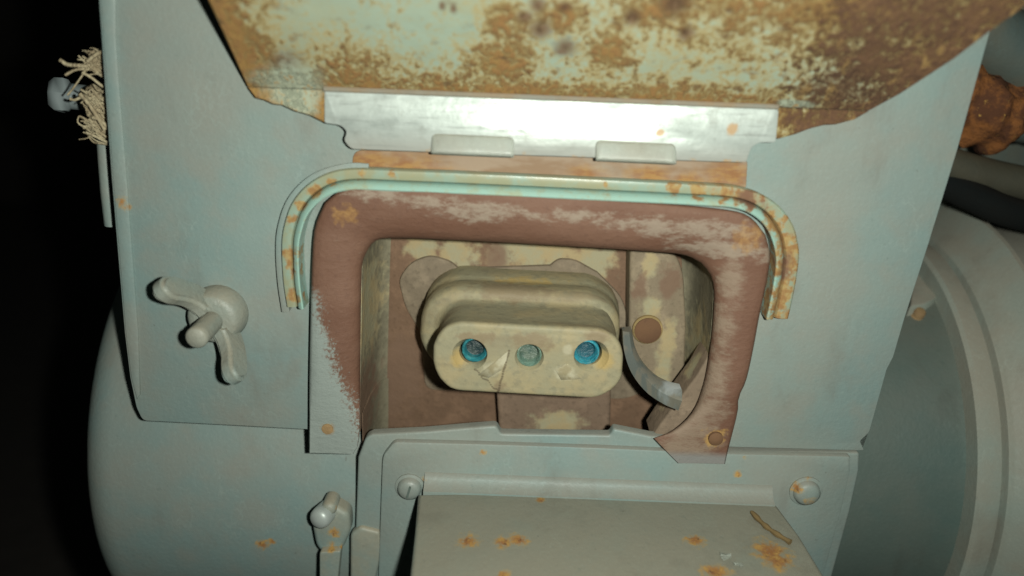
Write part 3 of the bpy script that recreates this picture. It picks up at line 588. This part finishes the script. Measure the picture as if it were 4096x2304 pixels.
# ------------------------------------------------------------------ rubber socket in the bay
gr, cc, na, nf = rubber_material()
YF = -0.010
fc = P(2113, 1442, YF)
rubber = thing('rubber_socket', 'oval cream rubber socket with three round holes inside the brown bay', 'socket', fc + Vector((0, 0.045, -0.012)))
fw, fh = (P(2490, 1450, YF)-P(1740, 1425, YF)).length/2, (P(2110, 1306, YF).z-P(2110, 1578, YF).z)/2
tilt = -0.012
def stadium(cx, cz, w, h, r, y, n=10, ex=0):
    """rounded oval ring, corner radius r"""
    o = []
    for sx, sz, a0 in ((1, 1, 0), (-1, 1, 90), (-1, -1, 180), (1, -1, 270)):
        for k in range(n):
            a = math.radians(a0+90*k/n); x = sx*(w-r)+r*math.cos(a); z = sz*(h-r)+r*math.sin(a)
            z += -0.0006*math.cos(x/w*1.5) if z > 0 else 0
            o.append(Vector((cx+x, y, cz+z+x*tilt)))
    return o
holes = [P(1893, 1410, YF), P(2117, 1428, YF), P(2352, 1420, YF)]
grm = gr
wr = gr.noise(300, 4, .6, off=12)
yel = gr.union([gr.blob(P(1838, 1432, YF), 0.0034, wr, 0.002), gr.blob(P(2408, 1442, YF), 0.0038, wr, 0.002), gr.blob(P(2100, 1150, 0.02), 0.004, wr, .004, st=(.3, 1, 1))])
cc = gr.mix(cc, (0.40, 0.28, 0.10), gr.math('MULTIPLY', yel, 0.75))
brn = gr.union([gr.blob(P(1900, 1350, YF), 0.0030, wr, 0.003, st=(.5, 1, 1.3)), gr.blob(P(2050, 1170, .012), 0.0035, wr, .003, st=(.25, .6, 1)), gr.blob(P(2390, 1350, YF), .003, wr, .002, st=(.7, 1, 1)), gr.blob(P(2000, 1545, YF), .0022, wr, .002), gr.blob(P(2130, 1370, YF), .0035, wr, .003, st=(.5, 1, 1))])
cc = gr.mix(cc, (0.215, 0.165, 0.10), gr.math('MULTIPLY', brn, 0.85))
wh = gr.union([gr.blob(P(1960, 1475, YF), 0.0022, wr, 0.002, st=(.7, 1, 1)), gr.blob(P(2260, 1490, YF), 0.0026, wr, 0.0022, st=(.7, 1, 1)), gr.blob(P(2270, 1400, YF), 0.0018, wr, 0.001)])
cc = gr.mix(cc, (0.40, 0.37, 0.26), gr.math('MULTIPLY', wh, 0.7))
crk = gr.union([gr.blob(P(2036-46*t/26, 1402+172*t/26+5*math.sin(t*.9), YF), 0.00050, wr, .0001, soft=.7) for t in range(27)] + [gr.blob(P(1900+95*t/18, 1478+88*t/18-5*math.sin(t*.8), YF), 0.0004, wr, .0001, soft=.7) for t in range(19)])
cc = gr.mix(cc, (0.07, 0.05, 0.03), gr.math('MULTIPLY', crk, 0.8))
gr.bump(crk, -0.6, 0.0012); gr.bump(na, 0.35, 0.0016); gr.bump(nf, 0.4, 0.0005); m_rub = gr.out(cc, 0.62, 0, 0.35)
bm = bmesh.new(); cx, cz = fc.x, fc.z
# rings from the back collar to the front face: (y, grow, shift z, shift x)
RG = [(0.034, 0.0050, 0.0, -0.0020), (0.027, 0.0051, 0.0, -0.002), (0.0225, 0.0049, 0.0, -0.002), (0.0210, 0.0045, 0.0, -0.002), (0.0200, 0.0043, -0.0002, -0.002), (0.0185, 0.0044, -0.0002, -0.002), (0.0160, 0.0046, -0.0003, -0.0025), (0.0130, 0.0045, -0.0004, -0.0025), (0.0112, 0.0038, -0.0004, -0.0025), (0.0103, 0.0026, -0.0004, -0.0025), (0.0099, 0.0012, -0.0002, -0.0015), (0.0090, 0.0004, 0, -0.0006), (0.0065, 0.0000, 0, 0), (0.0025, -0.0003, 0, 0), (-0.0015, -0.0002, 0, 0), (-0.0050, 0.0001, 0, 0), (-0.0078, 0.0004, 0, 0), (-0.0092, 0.0004, 0, 0), (-0.0099, 0.0000, 0, 0), (-0.0102, -0.0007, 0, 0), (-0.0101, -0.0016, 0, 0), (-0.0102, -0.0024, 0, 0)]
prev = None
for y, gw, sz, sx in RG:
    rr_ = min(fh+gw, 0.0098+gw)
    ring = [bm.verts.new(p) for p in stadium(cx+sx, cz+sz, fw+gw, fh+gw, rr_, y)]
    if prev:
        for k in range(len(ring)): bm.faces.new((prev[k], prev[(k+1) % len(ring)], ring[(k+1) % len(ring)], ring[k]))
    prev = ring
from mathutils import noise as mn
for v in bm.verts:
    q = mn.noise_vector(v.co*110)*0.00045 + mn.noise_vector(v.co*300+Vector((5, 1, 2)))*0.00018; v.co += Vector((q.x, q.y*0.4, q.z))
edges = [bm.edges.get((prev[k], prev[(k+1) % len(prev)])) for k in range(len(prev))]
hl = []
for i, c in enumerate(holes):
    hr = 0.0053 if i != 1 else 0.0044
    off = Vector((-0.0010, 0, -0.0006)) if i == 0 else (Vector((0.0010, 0, -0.0002)) if i == 2 else Vector((0, 0, 0)))
    lp = [bm.verts.new(Vector((c.x, -0.0102, c.z)) + off + Vector((hr*1.02*math.cos(t), 0, hr*math.sin(t)))) for t in [2*math.pi*k/28 for k in range(28)]]
    edges += [bm.edges.new((lp[k], lp[(k+1) % 28])) for k in range(28)]; hl.append((lp, hr))
bmesh.ops.triangle_fill(bm, edges=edges, use_beauty=True)
for lp, hr in hl:
    ctr = sum((v.co for v in lp), Vector())/28; q = lp
    sh = Vector((0.0010 if ctr.x < fc.x-0.005 else (-0.0010 if ctr.x > fc.x+0.005 else 0), 0, 0.0004))
    for d, k, e in ((0.0004, 0.96, 0), (0.0016, 0.82, 1), (0.0045, 0.80, 1), (0.009, 0.79, 1)):
        w = [bm.verts.new(ctr + sh*e + (v.co-ctr)*k + Vector((0, d, 0))) for v in lp]
        for j in range(28): bm.faces.new((q[j], q[(j+1) % 28], w[(j+1) % 28], w[j]))
        q = w
    bm.faces.new(q)
link('rubber_body', bm, m_rub, rubber, 48)
def sleeve_mat(name, col, col2, fleck=0.4):
    g = G(name); a = g.noise(300, 4, .6); f = g.noise(900, 3, .6, off=4); c = g.mix(col, col2, g.step(a, 0.45, 0.62)); c = g.mix(c, (0.30, 0.36, 0.28), g.math('MULTIPLY', g.step(f, .52, .68), fleck)); g.bump(a, .9, .0016); return g.out(c, 0.5, 0, 0.4)
ms = [sleeve_mat('teal sleeve', (0.018, 0.17, 0.20), (0.04, 0.24, 0.26), .15), sleeve_mat('green sleeve', (0.14, 0.235, 0.185), (0.20, 0.28, 0.21)), sleeve_mat('blue sleeve', (0.03, 0.25, 0.32), (0.06, 0.33, 0.39))]
mcup = [sleeve_mat('cup a', (0.010, 0.024, 0.026), (0.03, 0.045, 0.042), .0), sleeve_mat('cup b', (0.05, 0.085, 0.065), (0.10, 0.13, 0.10), .1), sleeve_mat('cup c', (0.008, 0.055, 0.075), (0.012, 0.085, 0.11), .0)]  # near-black cup colours stand in for shade deep inside the sleeves
for i, c in enumerate(holes):
    ax = Vector((0.0, -1, 0.10)).normalized(); c2 = Vector((c.x, -0.0090, c.z)); r0 = 0.0041 if i != 1 else 0.0041
    bm = bmesh.new(); lathe(bm, c2 + Vector((0.0004*(1-i), 0.0, 0.0003)), ax, [(r0, -0.009), (r0, -0.0010), (r0*0.95, -0.0002), (r0*0.86, 0.0000), (r0*0.78, -0.0006), (r0*0.70, -0.0018), (r0*0.66, -0.0060)], 28); s = link('contact_sleeve', bm, ms[i], rubber, 60)
    bm = bmesh.new(); lathe(bm, c2 + Vector((0.0004*(1-i), 0.0, 0.0003)), ax, [(r0*0.72, -0.0038), (r0*0.5, -0.0042), (r0*0.3, -0.0040), (0, -0.0040)], 20); link('contact', bm, mcup[i], s, 60)
# torn skin of the rubber face
gf = G('torn rubber skin'); fa = gf.noise(260, 4); gf.bump(fa, .5, .0006); m_flap = gf.out(gf.mix((0.40, 0.37, 0.26), (0.28, 0.24, 0.145), gf.step(fa, .42, .62)), 0.55, 0, .4)
m_flap2 = gf.m
for pts in ([(1912, 1500, .0004), (1975, 1452, .0016), (2032, 1405, .0003), (2026, 1440, .0022), (2004, 1482, .0026), (1955, 1512, .0014)], [(2222, 1478, .0003), (2262, 1455, .0014), (2285, 1470, .0018), (2292, 1496, .0010), (2330, 1516, .0003), (2246, 1520, .0012)]):
    bm = bmesh.new(); v = [bm.verts.new(P(a, b, -0.0102)) for a, b, h in pts]; v2 = [bm.verts.new(P(a, b, -0.0105-h*0.35)) for a, b, h in pts]; cpt = sum((q.co for q in v2), Vector())/len(v2); cv = bm.verts.new(cpt + Vector((0, -0.0004, 0)))
    for k in range(len(v)): kk = (k+1) % len(v); bm.faces.new((v2[k], v2[kk], cv)); bm.faces.new((v[k], v[kk], v2[kk], v2[k]))
    bm.faces.new(v); link('torn_flap', bm, m_flap, rubber, 70)

# ------------------------------------------------------------------ lower junction box with its mounting flange
jb = thing('junction_box', 'flat topped grey junction box with rust spots screwed below the socket bay', 'junction box', Vector((0.02, 0.0, zt-0.06)))
plate('mounting_plate', [(1432, 1830), (1462, 1752, 30), (1490, 1738), (1700, 1728), (1880, 1712), (1985, 1704, 14), (2003, 1736, 10), (2440, 1742, 10), (2455, 1716, 10), (2600, 1745), (2720, 1760), (2880, 1808), (3440, 1812, 12), (3438, 1880), (3400, 2050), (3330, 2304), (3240, 2620), (1390, 2620), (1415, 2304)], -0.0012, 0.0036, m_flange, jb, 0.0011, 3)
fp = plate('flange_plate', [(1528, 1850), (1532, 1822, 20), (1575, 1768, 20), (1900, 1776), (2400, 1792), (2760, 1808), (2900, 1816), (3100, 1820), (3405, 1826, 14), (3402, 1890), (3366, 2050), (3296, 2304), (3200, 2620), (1490, 2620), (1512, 2304)], -0.0034, 0.0022, m_flange, jb, 0.0008, 2)
# sloping fillet where the cover meets the flange
bm = bmesh.new(); vv = []
for x in (1700, 2000, 2300, 2600, 2900, 3085):
    xx = P(x, 1962, -0.0034).x; vv.append([bm.verts.new((xx, y, zt+z)) for y, z in ((-0.0030, -0.002), (-0.0030, 0.0046), (-0.0038, 0.0046), (-0.0048, 0.0030), (-0.0068, 0.0012), (-0.0088, 0.0006), (-0.0088, -0.002))])
for a, b in zip(vv, vv[1:]):
    for k in range(7): bm.faces.new((a[k], a[(k+1) % 7], b[(k+1) % 7], b[k]))
bm.faces.new(vv[0]); bm.faces.new(vv[-1]); link('fillet', bm, m_flange, jb, 60)
# cover: horizontal lid coming towards the viewer
cv = [PT(1672, 1975), PT(2300, 1962), PT(3060, 1990), PT(3110, 2020), PT(3200, 2140), PT(3300, 2304), PT(3420, 2500), PT(1606, 2500), PT(1640, 2304), PT(1660, 2120)]
ZN = Vector((0, 0, 1)); bm = bmesh.new(); plate_pts(bm, cv, -ZN*0.007, 0.0014, 3)
bmesh.ops.triangulate(bm, faces=[f for f in bm.faces if len(f.verts) > 4]); link('cover', bm, m_cover, jb, 40)
bm = bmesh.new(); xs0, xs1 = P(1800, 1990, -0.0034).x, P(3000, 1990, -0.0034).x; ys1 = PT(2300, 2480).y
bmesh.ops.create_cube(bm, size=1, matrix=Matrix.Translation(((xs0+xs1)/2, (ys1-0.0036)/2, zt-0.033)) @ Matrix.Diagonal((xs1-xs0, abs(ys1)-0.0036, 0.052, 1)))
bmesh.ops.bevel(bm, geom=bm.edges[:], offset=0.002, segments=2, affect='EDGES'); link('box_body', bm, m_flange, jb)
g = G('twig bark'); m_twig = g.out(g.mix((0.12, 0.085, 0.035), (0.20, 0.13, 0.05), g.noise(300)), 0.9)
tw = [PT(3005, 2058), PT(3050, 2105), PT(3095, 2140), PT(3160, 2180)]
bm = bmesh.new(); tube(bm, spline([p + ZN*0.0010 for p in tw], 4), [0.0006+0.0004*math.sin(i*.9)**2 for i in range(13)], 6)
tag(link('twig', bm, m_twig), 'thin brown twig lying on the junction box cover', 'twig')
g = G('chipped paint bits'); m_chip = g.out((0.45, 0.48, 0.42), 0.6)
for x, y, r in ((2900, 2232, .0022), (2955, 2265, .0016)):
    bm = bmesh.new(); c = PT(x, y); n = 9
    vs = [bm.verts.new(c + Vector((r*random.uniform(.5, 1.2)*math.cos(6.283*k/n), r*random.uniform(.5, 1)*math.sin(6.283*k/n), 0.0003+random.uniform(0, .0008)))) for k in range(n)]
    ce = bm.verts.new(c + ZN*0.0012)
    for k in range(n): bm.faces.new((vs[k], vs[(k+1) % n], ce))
    bmesh.ops.solidify(bm, geom=bm.faces[:], thickness=0.0003); o = link('paint_flake', bm, m_chip); tag(o, 'larger pale paint flake lying on the junction box cover' if r > .002 else 'smaller pale paint flake lying on the junction box cover', 'paint flake')
def screw(px, py, y, r, mat, par, rust=None, slot=True):
    c = P(px, py, y); bm = bmesh.new()
    lathe(bm, c, -YN, [(r*1.25, -0.0006), (r*1.25, 0.0006), (r*1.02, 0.0009), (r, 0.0011), (r*.97, 0.0022), (r*.75, 0.0031), (r*.4, 0.0034), (0, 0.0035)], 28)
    o = link('screw', bm, mat, par, 45)
    if slot:
        bm = bmesh.new(); bmesh.ops.create_cube(bm, size=1, matrix=Matrix.Translation(c + Vector((0, -0.0034, 0))) @ Matrix.Rotation(0.25, 4, 'Y') @ Matrix.Diagonal((r*.18, 0.0006, r*1.1, 1)))
        link('slot', bm, m_shade, o)
    return o
screw(1640, 1945, -0.0034, 0.0040, m_bolt, jb)
m_scr2 = paint('screw with rust ring', rust=[((3188, 1950, -.005), 0.0022), ((3230, 2000, -.005), 0.0024), ((3240, 1915, -.005), 0.0018)], dusty=0.4)
screw(3222, 1962, -0.0034, 0.0044, m_scr2, jb, slot=False)

# ------------------------------------------------------------------ cable clamp at the lower left
cl = thing('cable_clamp', 'small rusty tab clamp with bright bolt head hanging beside the junction box', 'clamp', P(1310, 2150, 0.0))
m_tab = paint('clamp paint', base=(0.27, 0.285, 0.235), dust=(0.30, 0.27, 0.20), rust=[((1335, 2140, -.006), 0.0026), ((1325, 2185, -.006), 0.0020), ((1368, 2190, -.005), 0.0010), ((1352, 2030, -.005), 0.0012)], dusty=0.5)
plate('tab', [(1246, 2105, 20), (1260, 2060, 20), (1330, 2020, 20), (1395, 2060, 20), (1400, 2130, 20), (1370, 2200, 20), (1300, 2228, 20), (1262, 2190, 20)], -0.0045, 0.006, m_tab, cl, 0.0022, 4)
plate('strap', [(1278, 2210, 10), (1362, 2205, 10), (1352, 2304), (1340, 2420), (1268, 2420), (1278, 2304)], -0.0075, 0.004, m_tab, cl, 0.0016, 3)
g = G('worn bolt head'); a = g.noise(200, 3); m_bright = g.out(g.mix((0.30, 0.34, 0.31), (0.44, 0.48, 0.46), a), 0.42, 0.2, 0.5)
bm = bmesh.new(); lathe(bm, P(1295, 2058, -0.005), (-YN + Vector((-.25, 0, .1))).normalized(), [(0.0036, -0.004), (0.0038, 0.001), (0.0036, 0.0030), (0.0026, 0.0042), (0, 0.0046)], 20); link('bolt', bm, m_bright, cl, 60)
bm = bmesh.new(); lathe(bm, P(1322, 2018, -0.003), (-YN).normalized(), [(0.0026, -0.004), (0.0026, 0.002), (0.0018, 0.0034), (0, 0.0036)], 16); link('rivet', bm, m_tab, cl, 60)
plate('bracket', [(1400, 2140, 14), (1440, 2110, 14), (1520, 2130, 14), (1530, 2200, 14), (1505, 2304), (1490, 2420), (1395, 2420), (1400, 2304)], -0.0028, 0.003, m_tab, cl, 0.0012, 3)

# ------------------------------------------------------------------ rag, bolt and rod behind the left edge
YR = 0.013
rag = thing('rag', 'frayed beige rag stuffed behind the left edge of the metal box', 'rag', P(400, 560, YR))
g = G('jute rag'); a = g.noise(260, 5, .65); f = g.noise(900, 3, .6, stretch=(1, 1, .3), off=3)
m_rag = g.out(g.mix(g.mix((0.42, 0.36, 0.235), (0.30, 0.24, 0.15), g.step(a, .4, .62)), (0.15, 0.11, .07), g.math('MULTIPLY', g.step(f, .55, .7), .6)), 0.95, 0, 0.1)
g.bump(f, .8, .001)
def lump(pts, y, depth, seed):
    rnd = random.Random(seed); bm = bmesh.new(); pl = [P(a, b, y) for a, b in fillet([(a, b, 20) for a, b in pts], 3)]
    c = sum(pl, Vector())/len(pl); rings = []
    for k, (s, d) in enumerate(((1.0, 0.5), (0.96, 0.1), (0.78, -0.35), (0.5, -0.6), (0.2, -0.75))):
        rings.append([bm.verts.new(c + (p-c)*s*(1+rnd.uniform(-.06, .06)) + Vector((0, d*depth + rnd.uniform(-.12, .12)*depth, 0))) for p in pl])
    for q, w in zip(rings, rings[1:]):
        for j in range(len(q)): bm.faces.new((q[j], q[(j+1) % len(q)], w[(j+1) % len(q)], w[j]))
    bm.faces.new(rings[-1]); bm.faces.new(rings[0]); return bm
link('cloth', lump([(345, 240), (370, 195), (460, 175), (480, 300), (470, 320), (400, 285), (340, 275)], YR, 0.006, 1), m_rag, rag, 70)
link('cloth', lump([(320, 360), (360, 335), (480, 345), (500, 590), (440, 580), (345, 540), (350, 510), (372, 470), (350, 420)], YR, 0.006, 2), m_rag, rag, 70)
for i, s in enumerate(([(360, 255), (330, 300), (295, 350), (270, 380)], [(330, 290), (365, 310), (410, 345), (450, 365)], [(350, 265), (310, 262), (270, 258), (240, 240)], [(350, 480), (318, 465), (312, 490), (340, 505), (380, 495)], [(345, 530), (370, 540), (410, 560), (450, 580)],
                       [(320, 375), (350, 410), (385, 460), (420, 520)], [(345, 365), (390, 400), (430, 470), (460, 500)], [(330, 385), (300, 400), (280, 395)], [(350, 245), (390, 215), (440, 200)], [(360, 270), (400, 245), (450, 240)], [(340, 275), (300, 280), (262, 300)], [(372, 470), (400, 480), (450, 530)])):
    bm = bmesh.new(); tube(bm, spline([P(a, b, YR-0.0055-0.001*(i % 3)) for a, b in s], 5), 0.00028+0.00016*(i % 3), 6); link('strand', bm, m_rag, rag, 70)
rnd = random.Random(5)
for i in range(60):
    a0, b0 = rnd.uniform(330, 400), rnd.choice((rnd.uniform(200, 300), rnd.uniform(350, 560))); q = [(a0+dx, b0+dx*rnd.uniform(-.1, .7)+rnd.uniform(-14, 14)) for dx in (-rnd.uniform(5, 30), 10, 35, 75)]
    bm = bmesh.new(); tube(bm, spline([P(a, b, YR-0.0045-rnd.uniform(0, .002)) for a, b in q], 4), rnd.uniform(.00014, .0003), 5); link('strand', bm, m_rag, rag, 70)
g = G('zinc bolt head'); m_zb = g.out(g.mix((0.15, 0.18, 0.185), (0.22, 0.255, 0.255), g.noise(150)), 0.55, 0.1)
bolt = thing('hex_bolt', 'pale zinc bolt sticking out beside the frayed rag', 'bolt', P(250, 385, YR+0.016))
axb = Vector((-0.9, -0.35, 0.12)).normalized(); cb = P(262, 383, YR+0.016)
bm = bmesh.new(); lathe(bm, cb, axb, [(0.0040, -0.002), (0.0056, -0.001), (0.0060, 0.0006), (0.0058, 0.003), (0.0042, 0.0046), (0, 0.005)], 6); link('head', bm, m_zb, bolt, 50)
bm = bmesh.new(); lathe(bm, cb, axb, [(0.0042, -0.045), (0.0042, -0.002), (0.004, 0.0)], 14); link('shank', bm, m_zb, bolt, 50)
rod = bmesh.new(); tube(rod, [P(418, 480, 0.014), P(426, 620, 0.014), P(436, 760, 0.014), P(452, 900, 0.014)], 0.0026, 12)
tag(link('steel_rod', rod, m_bolt), 'thin grey rod standing behind the left edge below the rag', 'rod')

# ------------------------------------------------------------------ pipework behind the right edge
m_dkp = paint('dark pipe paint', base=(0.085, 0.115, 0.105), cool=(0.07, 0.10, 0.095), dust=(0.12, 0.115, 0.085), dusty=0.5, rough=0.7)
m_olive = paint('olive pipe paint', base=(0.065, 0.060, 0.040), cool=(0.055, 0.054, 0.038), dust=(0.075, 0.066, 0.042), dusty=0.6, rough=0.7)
g = G('heavy rust'); a = g.noise(110, 6, .65); f = g.noise(420, 4, .6, off=3); ca = g.mix((0.24, 0.095, 0.030), (0.10, 0.042, 0.022), g.step(a, .42, .58)); ca = g.mix(ca, (0.42, 0.24, 0.06), g.math('MULTIPLY', g.step(f, .6, .7), g.step(a, .45, .6))); g.bump(a, .8, .003); g.bump(f, .6, .001); m_hr = g.out(ca, 0.92, 0, .2)
YP = 0.075
def pipe(name, label, pts, rad, mat, seg=28):
    bm = bmesh.new(); tube(bm, spline([P(a, b, y) for a, b, y in pts], 5), rad, seg); return tag(link(name, bm, mat, None, 50), label, 'pipe')
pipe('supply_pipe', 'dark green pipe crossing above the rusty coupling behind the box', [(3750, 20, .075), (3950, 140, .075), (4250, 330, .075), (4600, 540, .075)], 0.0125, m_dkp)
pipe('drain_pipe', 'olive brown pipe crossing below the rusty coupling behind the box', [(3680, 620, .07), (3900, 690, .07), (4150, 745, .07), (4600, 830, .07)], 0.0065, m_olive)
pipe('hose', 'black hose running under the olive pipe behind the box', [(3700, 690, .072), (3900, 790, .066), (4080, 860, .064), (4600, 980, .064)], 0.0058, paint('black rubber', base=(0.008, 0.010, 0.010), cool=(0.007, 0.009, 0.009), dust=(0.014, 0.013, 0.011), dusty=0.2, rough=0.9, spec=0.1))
cp = thing('pipe_coupling', 'rust covered lumpy coupling between the pipes behind the box', 'coupling', P(3960, 560, YP))
bm = bmesh.new(); a0, b0 = P(3760, 380, YP), P(4060, 470, YP); axc = (b0-a0).normalized(); Lc = (b0-a0).length
lathe(bm, a0, axc, [(0, 0), (0.0115, 0)] + [(0.0135+0.001*math.sin(k*1.3), 0.0015+(Lc-0.004)*k/12) for k in range(13)] + [(0.0120, Lc-.0008), (0, Lc)], 36)
for v in bm.verts: v.co += mn.noise_vector(v.co*95)*0.0032 + mn.noise_vector(v.co*330)*0.0012
link('nut', bm, m_hr, cp, 70)
bm = bmesh.new(); lathe(bm, a0, axc, [(0.0085, Lc-0.002), (0.0085, Lc+0.006), (0.0078, Lc+.007), (0.0078, Lc+0.08)], 24); link('pipe_end', bm, m_dkp, cp, 40)
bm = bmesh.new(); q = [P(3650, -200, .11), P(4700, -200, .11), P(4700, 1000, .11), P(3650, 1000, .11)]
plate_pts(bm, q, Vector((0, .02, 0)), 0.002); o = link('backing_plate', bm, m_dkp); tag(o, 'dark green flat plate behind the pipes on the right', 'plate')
